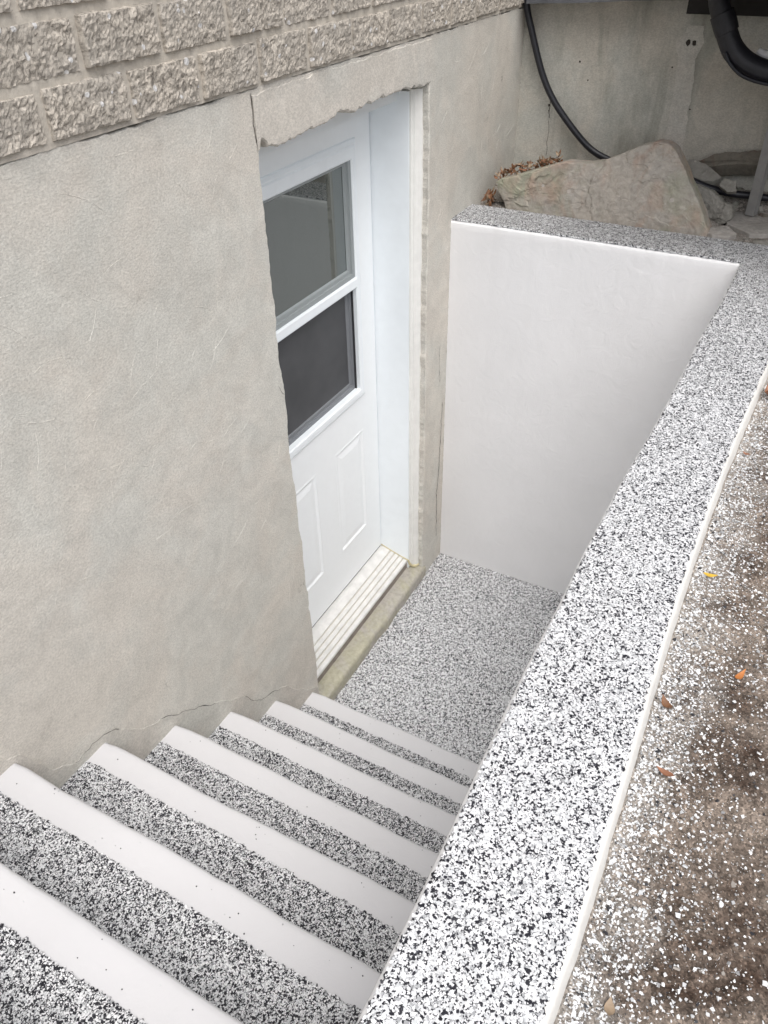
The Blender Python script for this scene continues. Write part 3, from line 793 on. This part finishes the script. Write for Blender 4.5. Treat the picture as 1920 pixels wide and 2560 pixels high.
stairs = thing('staircase', "white stairs with black and white speckled treads descending to the basement door", 'staircase', (-.9, -.5, 0))
for i in range(1, 10):
    xi = X1-(i-1)*RUN; zi = i*RISE; xn = xi-RUN
    if i == 9: zi = GZ+.02
    bm = bmesh.new(); ns = 110
    prof = [(xn-.03, zi-.10), (xn-.03, zi), (xi-.09, zi), (xi-.03, zi), (xi-.014, zi-.0002), (xi-.0065, zi-.0013), (xi-.0015, zi-.0055), (xi, zi-.012), (xi-.001, zi-.026), (xi-.004, zi-.044), (xi-.007, zi-.06), (xi-.008, zi-.09), (xi-.012, zi-RISE-.04), (xn-.03, zi-RISE-.04)]
    def sf(a, j):
        y = .012-(PY+.03)*a/(ns-1); p = prof[j % len(prof)]
        e = max(0, 1-abs(y)/.06); k = 1 if 3 <= j <= 11 else 0
        dx = k*(.0045*fbm(y*3.5, i*3.3, 1, 3)+.0012*fbm(y*25, i, 4, 3)-.005*e*e)
        dz = (.003*fbm(y*3, i*2.1, 6, 2)+.002*e*e) if 1 <= j <= 7 else 0
        return (p[0]+dx, y, p[1]+dz)
    rows = grid(bm, ns, len(prof)+1, sf)
    bmesh.ops.remove_doubles(bm, verts=bm.verts, dist=1e-6)
    bmesh.ops.recalc_face_normals(bm, faces=bm.faces)
    st = obj('step', bm, M_WHITE_STEP, stairs)
    bm = bmesh.new(); nn = 400; rows = []
    for a in range(nn):
        y = .003-(PY+.012)*a/(nn-1)
        z_ = zi+.0032+.003*fbm(y*3, i*2.1, 6, 2)
        xf = xi-.0715+random.uniform(-.0028, .0028)+.0045*fbm(y*90, i*5.5, 1, 3)+.003*fbm(y*6, i, 2, 2)
        rows.append([bm.verts.new(v) for v in ((xf, y, z_-.004), (xf, y, z_-.0006), (xf-.004, y, z_), (xn-.05, y, z_))])
    for a in range(nn-1):
        for k in range(3): bm.faces.new((rows[a][k], rows[a+1][k], rows[a+1][k+1], rows[a][k+1]))
    bmesh.ops.recalc_face_normals(bm, faces=bm.faces)
    tc = obj('tread_coating', bm, M_CHIP_STEP, st); chip_mats(tc)
    nch = (0, 6000, 8000, 10000, 13000, 15000, 17000, 17000, 9000, 3000)[i]
    yy = rng.uniform(-PY-.004, .0, nch); ed = .0045*np.sin(yy*61+i)*np.sin(yy*23+i*2)
    xx = rng.uniform(xn-.012, xi-.0715, nch)+np.where(rng.random(nch) < .5, ed*.5, 0)
    chips(tc, xx, yy, zi+.0034+np.array([.003*fbm(q*3, i*2.1, 6, 2) for q in yy]), .0010, .0027, (.40, .22, .13, .25), rng)

# ================================================================ GROUND
bm = bmesh.new()
def gh(x, y):
    d = -1.19-y
    return GZ+.010*fbm(x*2.5, y*2.5, 4, 3)+.0045*fbm(x*28, y*28, 8, 5)+.003*fbm(x*90, y*90, 2, 3)
PX0, PX1, PY0, PY1 = -2.0, 1.32, -1.170, -1.95
na, nb_ = 520, 125
def gp(i, j):
    x = PX0+(PX1-PX0)*i/(na-1); y = PY0+(PY1-PY0)*j/(nb_-1)
    e = min(1, (x-PX0)/.1, (PX1-x)/.08, (y-PY1)/.1); h = gh(x, y)
    return (x, y, GZ+(h-GZ)*max(0, e))
grid(bm, na, nb_, gp)
def quad(a, b_, c, d, z_=GZ): bm.faces.new([bm.verts.new((p[0], p[1], z_)) for p in (a, b_, c, d)])
quad((-60, PY1), (60, PY1), (60, -60), (-60, -60))
quad((-60, PY0), (PX0, PY0), (PX0, PY1), (-60, PY1)); quad((PX1, PY0), (60, PY0), (60, PY1), (PX1, PY1))
quad((-60, .0), (-1.99, .0), (-1.99, PY0), (-60, PY0))
def gz2(x, y):
    t = max(0, (x-1.38)/.35); k = min(1, max(0, (-y-.80)/.10)); k = 1-k*k*(3-2*k)
    if x > 1.62: k = max(k, min(1, (x-1.62)/.06))
    return GZ+.018+.075*t*(.45+.55*min(1, -y/.8))*k
def gr2(i, j):
    x = 1.295+(BX+.02-1.295)*i/60; y = .02+(PY0-.02)*j/120
    t = max(0, (x-1.38)/.35); h = gz2(x, y)+.006*fbm(x*20, y*20, 3, 5)
    if j == 120: h = GZ
    return (x, y, h)
grid(bm, 61, 121, gr2)
obj('ground', bm, M_SOIL, kind='structure')

# spilled coating chips on the soil, and grit
def flakes(nm, label, count, mats, weights, smin, smax, fy, flat=.25, xr=(-1.75, 1.25)):
    bm = bmesh.new()
    for q in range(count):
        x = random.uniform(*xr); d = fy(x)
        y = lerp(OE, x)-.010-d
        if y < PY1+.05: continue
        e = 1; zz = gh(x, y)+random.uniform(-.0012, .0012)
        s = (smin+(smax-smin)*random.random()**2.2)*(1 if random.random() > .07 else 1.6)
        k = random.choice((3, 4, 4, 5)); a0 = random.uniform(0, 6.28)
        nrm = Vector((random.gauss(0, flat), random.gauss(0, flat), 1)).normalized()
        t1 = nrm.orthogonal().normalized(); t2 = nrm.cross(t1)
        mi = random.choices(range(len(mats)), weights)[0]
        rr = [random.uniform(.4, 1.3)*s*.5 for _ in range(k)]
        c = Vector((x, y, zz))
        topv = [bm.verts.new(c+nrm*s*.13+(t1*math.cos(a0+6.283*v/k)+t2*math.sin(a0+6.283*v/k))*rr[v]*.92) for v in range(k)]
        botv = [bm.verts.new(c-nrm*s*.10+(t1*math.cos(a0+6.283*v/k)+t2*math.sin(a0+6.283*v/k))*rr[v]) for v in range(k)]
        bm.faces.new(topv).material_index = mi
        for v in range(k): bm.faces.new((botv[v], botv[(v+1) % k], topv[(v+1) % k], topv[v])).material_index = mi
    obj(nm, bm, mats, label=label, kind='stuff')
def fy1(x):
    r_ = random.random(); sc = .05+.035*(fbm(x*2, 0, 3, 2)+.5)+.05*max(0, x+.6)
    sc *= .85
    return random.expovariate(1/sc) if r_ < .88 else random.uniform(0, .5)
flakes('spilled_chips', 'white coating chips spilled over the bare soil beside the speckled wall top', 62000, [M_FLAKE_W, M_FLAKE_G, M_FLAKE_B, M_CHIP_L], (.52, .12, .10, .26), .0009, .0058, fy1, .4)
flakes('soil_grit', 'grey and brown grit scattered on the bare soil', 14000, [M_PEBBLE, M_FLAKE_G, M_SOIL], (.55, .05, .4), .0012, .0065, lambda x: random.uniform(0, .6), .6)

# ================================================================ STONES
def stone(name, pts, nrm, thick, mat_, label, amp=.006, bulge=.06, group=None, nr=16, na_=100, freq=14, edge=.0, seed=None):
    """closed stone from a 3D outline on its seen face; nrm points towards the viewer"""
    seed = random.uniform(0, 50) if seed is None else seed
    P = [Vector(p) for p in pts]; nrm = Vector(nrm).normalized(); c = sum(P, Vector())/len(P)
    per = []
    Ls = [(P[(i+1) % len(P)]-P[i]).length for i in range(len(P))]; tot = sum(Ls)
    for k in range(na_):
        s = tot*k/na_; i = 0
        while s > Ls[i]: s -= Ls[i]; i += 1
        per.append(P[i].lerp(P[(i+1) % len(P)], s/Ls[i]))
    bm = bmesh.new()
    def pt(q, r_, front):
        v = c+(q-c)*r_
        dep = (1-r_**12) if front else 1
        d = fbm(v.x*freq, v.y*freq, v.z*freq+seed, 5)
        if amp > .007:
            wq = .35*fbm(v.y*6, v.z*6, seed, 4); d += .5*noise.cell(Vector((v.x*0+seed, v.y*5.5+wq+v.z*2, v.z*9+wq*1.5)))-.3*noise.cell(Vector((seed+9, v.y*13+wq*2, v.z*17-wq*2+v.y*5)))
        side = fbm(q.x*freq*1.5, q.y*freq*1.5, q.z*freq*1.5+seed+3, 4)
        return v, d, side
    rowsf, rowsb = [], []
    for a in range(nr+1):
        r_ = (1.0, .985, .965)[a] if a < 3 else .965*(1-(a-2)/(nr-2))
        r_ = max(r_, .015)
        rf, rb = [], []
        for q in per:
            v, d, sd = pt(q, r_, True)
            off = nrm*(amp*d*(1 if a else .3)+bulge*thick*(1-r_**4)+thick*.0)
            e = (q-c).normalized()*(amp*.8*sd)*(r_)
            drop = -nrm*(thick*.05 if a == 0 else thick*.01 if a == 1 else 0)
            rf.append(bm.verts.new(v+off+e+drop))
            rb.append(bm.verts.new(v*1.0-nrm*(thick*(.78+.22*(1-r_**3)))+e+nrm*amp*d))
        rowsf.append(rf); rowsb.append(rb)
    n_ = na_
    for rows in (rowsf, rowsb):
        for a in range(nr):
            for k in range(n_): bm.faces.new((rows[a][k], rows[a][(k+1) % n_], rows[a+1][(k+1) % n_], rows[a+1][k]))
        bm.faces.new(rows[-1])
    for k in range(n_): bm.faces.new((rowsf[0][k], rowsb[0][k], rowsb[0][(k+1) % n_], rowsf[0][(k+1) % n_]))
    bmesh.ops.recalc_face_normals(bm, faces=bm.faces)
    zlow = min(v.co.z for v in bm.verts)
    return obj(name, bm, mat_, label=label, cat='stone' if name != 'boulder' else 'boulder', group=group, origin=(c.x, c.y, zlow))

rk = [(-.072, 1.703), (-.084, 1.67), (-.115, 1.632), (-.135, 1.585), (-.50, 1.585), (-.888, 1.585), (-.857, 1.644), (-.825, 1.70), (-.792, 1.748), (-.759, 1.796), (-.729, 1.832), (-.706, 1.862), (-.689, 1.879), (-.664, 1.891), (-.632, 1.894), (-.582, 1.875), (-.517, 1.840), (-.456, 1.811), (-.391, 1.802), (-.323, 1.797), (-.214, 1.761), (-.13, 1.728), (-.09, 1.718)]
stone('boulder', [(1.335+(z_-1.6)*.10, y, z_) for y, z_ in rk], (-1, 0, .1), .11, M_ROCK, "big tan triangular stone slab leaning behind the far speckled wall top", amp=.0075, bulge=.01, nr=60, na_=300, freq=9, seed=3.0)
stone('rock', [(1.50, y, z_) for y, z_ in ((-.72, 1.742), (-.778, 1.737), (-.821, 1.722), (-.875, 1.691), (-.90, 1.682), (-.912, 1.664), (-.908, 1.632), (-.897, 1.615), (-.842, 1.598), (-.74, 1.598))], (-1, .0, .25), .12, M_ROCK_G, "broken wedge of stone showing its torn edge beside the big slab", amp=.010, freq=22, seed=8)
stone('flat_stone', [(1.361, -.851, 1.630), (1.411, -.868, 1.630), (1.44, -.912, 1.630), (1.376, -.953, 1.628), (1.321, -.925, 1.627), (1.322, -.884, 1.628)], (0, 0, 1), .03, M_PAVER, "small pale flat stone lying against the speckled wall top", amp=.005, freq=18)
stone('paving_slab', [(1.711, -.874, 1.622), (1.781, -1.002, 1.622), (1.80, -1.25, 1.622), (1.50, -1.25, 1.622), (1.44, -1.05, 1.622), (1.412, -.995, 1.622), (1.494, -.9, 1.622)], (0, 0, 1), .04, M_PAVER, "pale concrete slab under the foot of the grey steel post", amp=.003, bulge=.02, freq=9)
stone('flat_stone', [(1.68, -.70, 1.750), (1.672, -.733, 1.772), (1.70, -.781, 1.799), (1.70, -.948, 1.825), (1.70, -1.15, 1.84), (1.66, -1.15, 1.795), (1.66, -.953, 1.788), (1.66, -.85, 1.775), (1.66, -.78, 1.762)], (-.6, 0, .8), .07, M_ROCK_R, "long reddish brown stone lying at the foot of the back wall", amp=.006, freq=16)
stone('flat_stone', [(1.62, -.67, 1.755), (1.63, -.688, 1.772), (1.65, -.719, 1.783), (1.64, -.772, 1.773), (1.61, -.837, 1.743), (1.60, -.808, 1.727), (1.60, -.767, 1.728), (1.61, -.70, 1.735)], (-.5, 0, .85), .035, M_ROCK_G, "grey green flagstone piece just behind the peak of the big slab", amp=.005, freq=20)
stone('flat_stone', [(1.58, -.838, 1.722), (1.585, -.850, 1.747), (1.585, -.892, 1.739), (1.57, -.900, 1.712), (1.565, -.87, 1.708)], (-.8, .0, .6), .025, M_ROCK_G, "small upright stone shard behind the black hose", amp=.004, freq=24)
# loose rubble
bm = bmesh.new()
def pebble(c, s, mi=0):
    vs = bmesh.ops.create_icosphere(bm, subdivisions=2, radius=1)['verts']; sd = random.uniform(0, 99)
    sc = Vector((s*random.uniform(.7, 1.2), s*random.uniform(.7, 1.2), s*random.uniform(.4, .75)))
    for v in vs:
        k = 1+.35*fbm(v.co.x*1.3+sd, v.co.y*1.3, v.co.z*1.3, 3)
        v.co = Vector((v.co.x*sc.x*k, v.co.y*sc.y*k, v.co.z*sc.z*k))+Vector(c)
    for f in {f for v in vs for f in v.link_faces}: f.material_index = mi
for q in range(150):
    x = random.uniform(1.60, 1.715); y = random.uniform(-1.12, -.72); pebble((x, y, gz2(x, y)+.004), random.uniform(.006, .022), random.choice((0, 0, 1, 2)))
for q in range(60):
    x = random.uniform(1.31, 1.40); y = random.uniform(-1.1, -.85); pebble((x, y, gz2(x, y)+.002), random.uniform(.004, .012), random.choice((0, 0, 2)))
for q in range(40):
    x = random.uniform(1.31, 1.38); y = random.uniform(-.14, -.01); pebble((x, y, gz2(x, y)+.002), random.uniform(.004, .012), 2)
obj('rubble', bm, [M_ROCK_G, M_ROCK_R, M_SOIL], label='loose broken rubble and grit between the stones by the back wall', kind='stuff')
for k, (c, s, lb) in enumerate((((1.345, -1.04, 1.617), .026, "rounded grey pebble touching the outer corner of the speckled top"),)):
    bm = bmesh.new(); pebble((0, 0, 0), s); bmesh.ops.translate(bm, verts=bm.verts, vec=c)
    obj('pebble', bm, M_ROCK_G, label=lb, cat='stone', origin=(c[0], c[1], c[2]-s*.5), smooth=True)

# ================================================================ HOSE, PIPE, POST, BEAM WITH ADDED SHADE COVER
bm = bmesh.new()
hose = [(1.695, -.012, 2.42), (1.69, -.012, 2.32), (1.69, -.012, 2.249), (1.69, -.050, 2.139), (1.69, -.100, 2.018), (1.69, -.157, 1.928), (1.69, -.243, 1.838), (1.69, -.326, 1.770), (1.68, -.414, 1.738), (1.665, -.53, 1.715), (1.63, -.64, 1.712), (1.59, -.728, 1.726), (1.60, -.790, 1.706), (1.635, -.880, 1.684), (1.645, -.944, 1.682), (1.65, -1.02, 1.678), (1.66, -1.25, 1.66)]
tube(bm, hose, .0125, 14)
obj('hose', bm, M_CABLE, label="black hose curving down the back wall and behind the big stone slab", cat='hose', origin=(1.69, -.3, 1.7))
pp = thing('drain_pipe', "thick black insulated pipe bending outward at the top of the back wall", 'pipe', (1.5, -.8, 2.1))
bm = bmesh.new()
tube(bm, [(1.53, -.69, 2.42), (1.51, -.705, 2.33), (1.5, -.722, 2.275), (1.5, -.746, 2.232), (1.5, -.768, 2.190), (1.5, -.797, 2.150), (1.5, -.845, 2.117), (1.5, -.913, 2.098), (1.5, -1.02, 2.092), (1.5, -1.25, 2.09)], [.031, .031, .031, .032, .033, .034, .034, .033, .033, .033], 18)
obj('pipe_sleeve', bm, M_PIPE, pp)
bm = bmesh.new()
tube(bm, [(1.5, -.735, 2.252), (1.5, -.752, 2.222), (1.5, -.764, 2.200)], [.0365, .0375, .0355], 18)
obj('pipe_collar', bm, M_PIPE, pp)
bm = bmesh.new()
tube(bm, [(1.47, -.775, 2.150), (1.466, -.80, 2.118), (1.464, -.845, 2.088), (1.466, -.92, 2.070), (1.47, -1.05, 2.064), (1.47, -1.25, 2.062)], .006, 8)
obj('pipe_wire', bm, M_CABLE, pp)
bm = bmesh.new()
tube(bm, [(1.545, -.862, 2.150), (1.545, -.88, 2.141), (1.545, -.905, 2.137), (1.545, -.935, 2.139)], [.010, .013, .014, .013], 10)
obj('pipe_white_piece', bm, M_FLAKE_W, pp, label='small white piece inside the pipe bend')  # short plain white tube inside the bend

bm = bmesh.new()
px, py = 1.60, -.945
extr(bm, [(px, py), (px, py-.004), (px+.004, py-.004)], 1.628, 2.7, 'z') if False else None
extr(bm, [(px+.034, py+.002), (px, py), (px-.012, py-.030), (px-.008, py-.031), (px+.003, py-.004), (px+.034, py-.002)], 1.628, 2.75, 'z')
extr(bm, [(px-.012, py-.030), (px+.02, py-.040), (px+.02, py-.036), (px-.009, py-.026)], 1.6285, 2.75, 'z')
bmesh.ops.recalc_face_normals(bm, faces=bm.faces)
post = obj('support_post', bm, M_STEEL, label="grey steel angle post standing on the pale slab by the back wall", cat='post', origin=(px, py, 1.628))

beam_shade_cover = thing('beam_shade_cover', "grey beam atop the back wall with an added dark shade cover above", 'beam_shade_cover', (1.6, -1.6, 2.25))  # beam is real; the cover over it is added to block sky light
bm = bmesh.new()
extr(bm, [(1.63, 2.246), (1.63, 2.262), (1.645, 2.266), (1.645, 2.38), (BX-.002, 2.38), (BX-.002, 2.246)], -.035, -.60, 'y', segs=20, wob=.003)
for v in bm.verts: v.co.z += .028*(-v.co.y-.035)/.565
bmesh.ops.recalc_face_normals(bm, faces=bm.faces)
obj('beam', bm, M_BEAM, beam_shade_cover)
bm = bmesh.new()
for k in range(26):
    y0 = -.56-k*.15; box(bm, .85, BX-.003, y0-.146, y0, 2.50, 2.53)
obj('shade_board', bm, M_SHADE, beam_shade_cover)  # unseen boards added overhead to darken the right of the back wall
bm = bmesh.new()
for xx in (1.05, 1.35): box(bm, xx, xx+.04, -4.4, -.57, 2.39, 2.498)
obj('shade_crossbar', bm, M_SHADE, beam_shade_cover)  # unseen bars added below the boards, part of the light blocker
bm = bmesh.new(); box(bm, 1.615, 1.655, -4.4, -.605, 2.235, 2.498); obj('dark_shade_strip', bm, M_SHADE, beam_shade_cover)  # near-black strip painting in the deep shade beyond the beam

# ================================================================ LEAVES
def leaf_mesh(bm, loc, L, W_, rz, tilt, curl, mi=0, roll=0.0):
    n_ = 7; mat3 = Matrix.Rotation(rz, 4, 'Z') @ Matrix.Rotation(tilt, 4, 'Y') @ Matrix.Rotation(roll, 4, 'X')
    rows = []
    for i in range(n_):
        t = i/(n_-1); wd = W_*.5*math.sin(math.pi*min(1, t*1.02)**.8)**.8 if 0 < t < 1 else .0004
        x = (t-.5)*L; z_ = curl*L*((t-.5)**2)*2
        rows.append([bm.verts.new(Vector(loc)+mat3 @ Vector(p)) for p in ((x, -wd, z_+curl*wd*.9), (x, 0, z_), (x, wd, z_+curl*wd*.9))])
    for i in range(n_-1):
        for k in range(2):
            f = bm.faces.new((rows[i][k], rows[i+1][k], rows[i+1][k+1], rows[i][k+1])); f.smooth = True; f.material_index = mi
def leaf(x, y, L, W_, rz, tilt, curl, m, label, dz=.004, roll=0):
    bm = bmesh.new(); z_ = gh(x, y)+dz; leaf_mesh(bm, (x, y, z_), L, W_, rz, tilt, curl, 0, roll)
    obj('leaf', bm, m, label=label, cat='leaf', group='fallen leaves on the soil', origin=(x, y, z_))
leaf(-.611, -1.285, .032, .010, R(-20), .1, .5, M_LEAF_O, "bright orange curled leaf lying alone on the brown soil", .006)
leaf(-.721, -1.197, .030, .014, R(35), .15, .8, M_LEAF_B, "brown crumpled leaf against the white edge of the wall top", .007)
leaf(-.844, -1.222, .026, .010, R(75), .1, .4, M_LEAF_R, "small russet leaf among the thickest spill of white chips", .006)
leaf(-1.165, -1.236, .020, .012, R(10), .1, .5, M_LEAF_T, "tan leaf fragment nearest the bottom of the picture", .005)
leaf(.318, -1.203, .055, .022, R(15), .2, 1.0, M_LEAF_R, "large red brown leaf caught beside the far end of the white edge", .012)
leaf(.045, -1.196, .018, .010, R(60), .1, .5, M_LEAF_R, "tiny reddish leaf scrap tucked against the white edge", .006)
leaf(-.40, -1.200, .026, .010, R(-70), .1, .4, M_LEAF_Y, "yellow leaf beside the white edge of the wall top", .006)
leaf(-.02, -1.262, .018, .009, R(20), .1, .4, M_LEAF_O, "small golden orange leaf on chip covered soil", .006)
# leaf drift behind the boulder
bm = bmesh.new()
for q in range(220):
    y = random.uniform(-.28, -.04); zt = 1.70+max(0, (-y-.06))*.34
    x = random.uniform(1.40, 1.50); z_ = zt+random.uniform(-.05, .022)
    leaf_mesh(bm, (x, y, z_), random.uniform(.018, .04), random.uniform(.006, .014), random.uniform(0, 6.28), random.uniform(-.6, .6), random.uniform(.2, 1.2), random.choices((0, 1, 2), (.45, .5, .05))[0], random.uniform(-.8, .8))
for q in range(16):
    leaf_mesh(bm, (random.uniform(1.33, 1.40), random.uniform(-.06, -.008), random.uniform(1.605, 1.65)), random.uniform(.03, .06), random.uniform(.012, .02), random.uniform(0, 6.28), random.uniform(.5, 1.4), .6, random.choice((0, 1, 1)), random.uniform(-.5, .5))
obj('dry_leaves', bm, [M_LEAF_T, M_LEAF_B, M_LEAF_R], label='dry brown leaves drifted behind the big stone slab', kind='stuff')
# a heap of soil that carries the leaf drift
bm = bmesh.new()
def hp(i, j):
    y = -.01-.42*i/40; x = 1.40+.32*j/24
    h = 1.60+.085*math.sin(math.pi*min(1, (j+2)/20))*math.sin(math.pi*(i+4)/46)+.008*fbm(x*20, y*20, 1, 4)
    return (x, y, h)
grid(bm, 41, 25, hp)
obj('soil_heap', bm, M_SOIL, kind='structure')

# stray chips dropped on the white step edges
bm = bmesh.new()
for q in range(110):
    i = random.randint(1, 7); y = random.uniform(-PY, -.01); dx = .07*random.random()**.6
    x = X1-(i-1)*RUN-.071+dx*.9; zz = i*RISE+.003*fbm(y*3, i*2.1, 6, 2)+.0012
    s_ = random.uniform(.0012, .0034); k = random.choice((4, 5)); a0 = random.random()*6.28
    vs = [bm.verts.new((x+math.cos(a0+6.283*v/k)*s_*.5*random.uniform(.6, 1.2), y+math.sin(a0+6.283*v/k)*s_*.5, zz)) for v in range(k)]
    vb = [bm.verts.new((v.co.x, v.co.y, zz-.0012)) for v in vs]
    mi = random.choices((0, 1, 2), (.55, .25, .2))[0]
    bm.faces.new(vs).material_index = mi
    for v in range(k): bm.faces.new((vb[v], vb[(v+1) % k], vs[(v+1) % k], vs[v])).material_index = mi
obj('stray_chips', bm, [M_CHIP_B, M_CHIP_G, M_CHIP_L], label='stray coating chips dropped on the white step edges', kind='stuff')
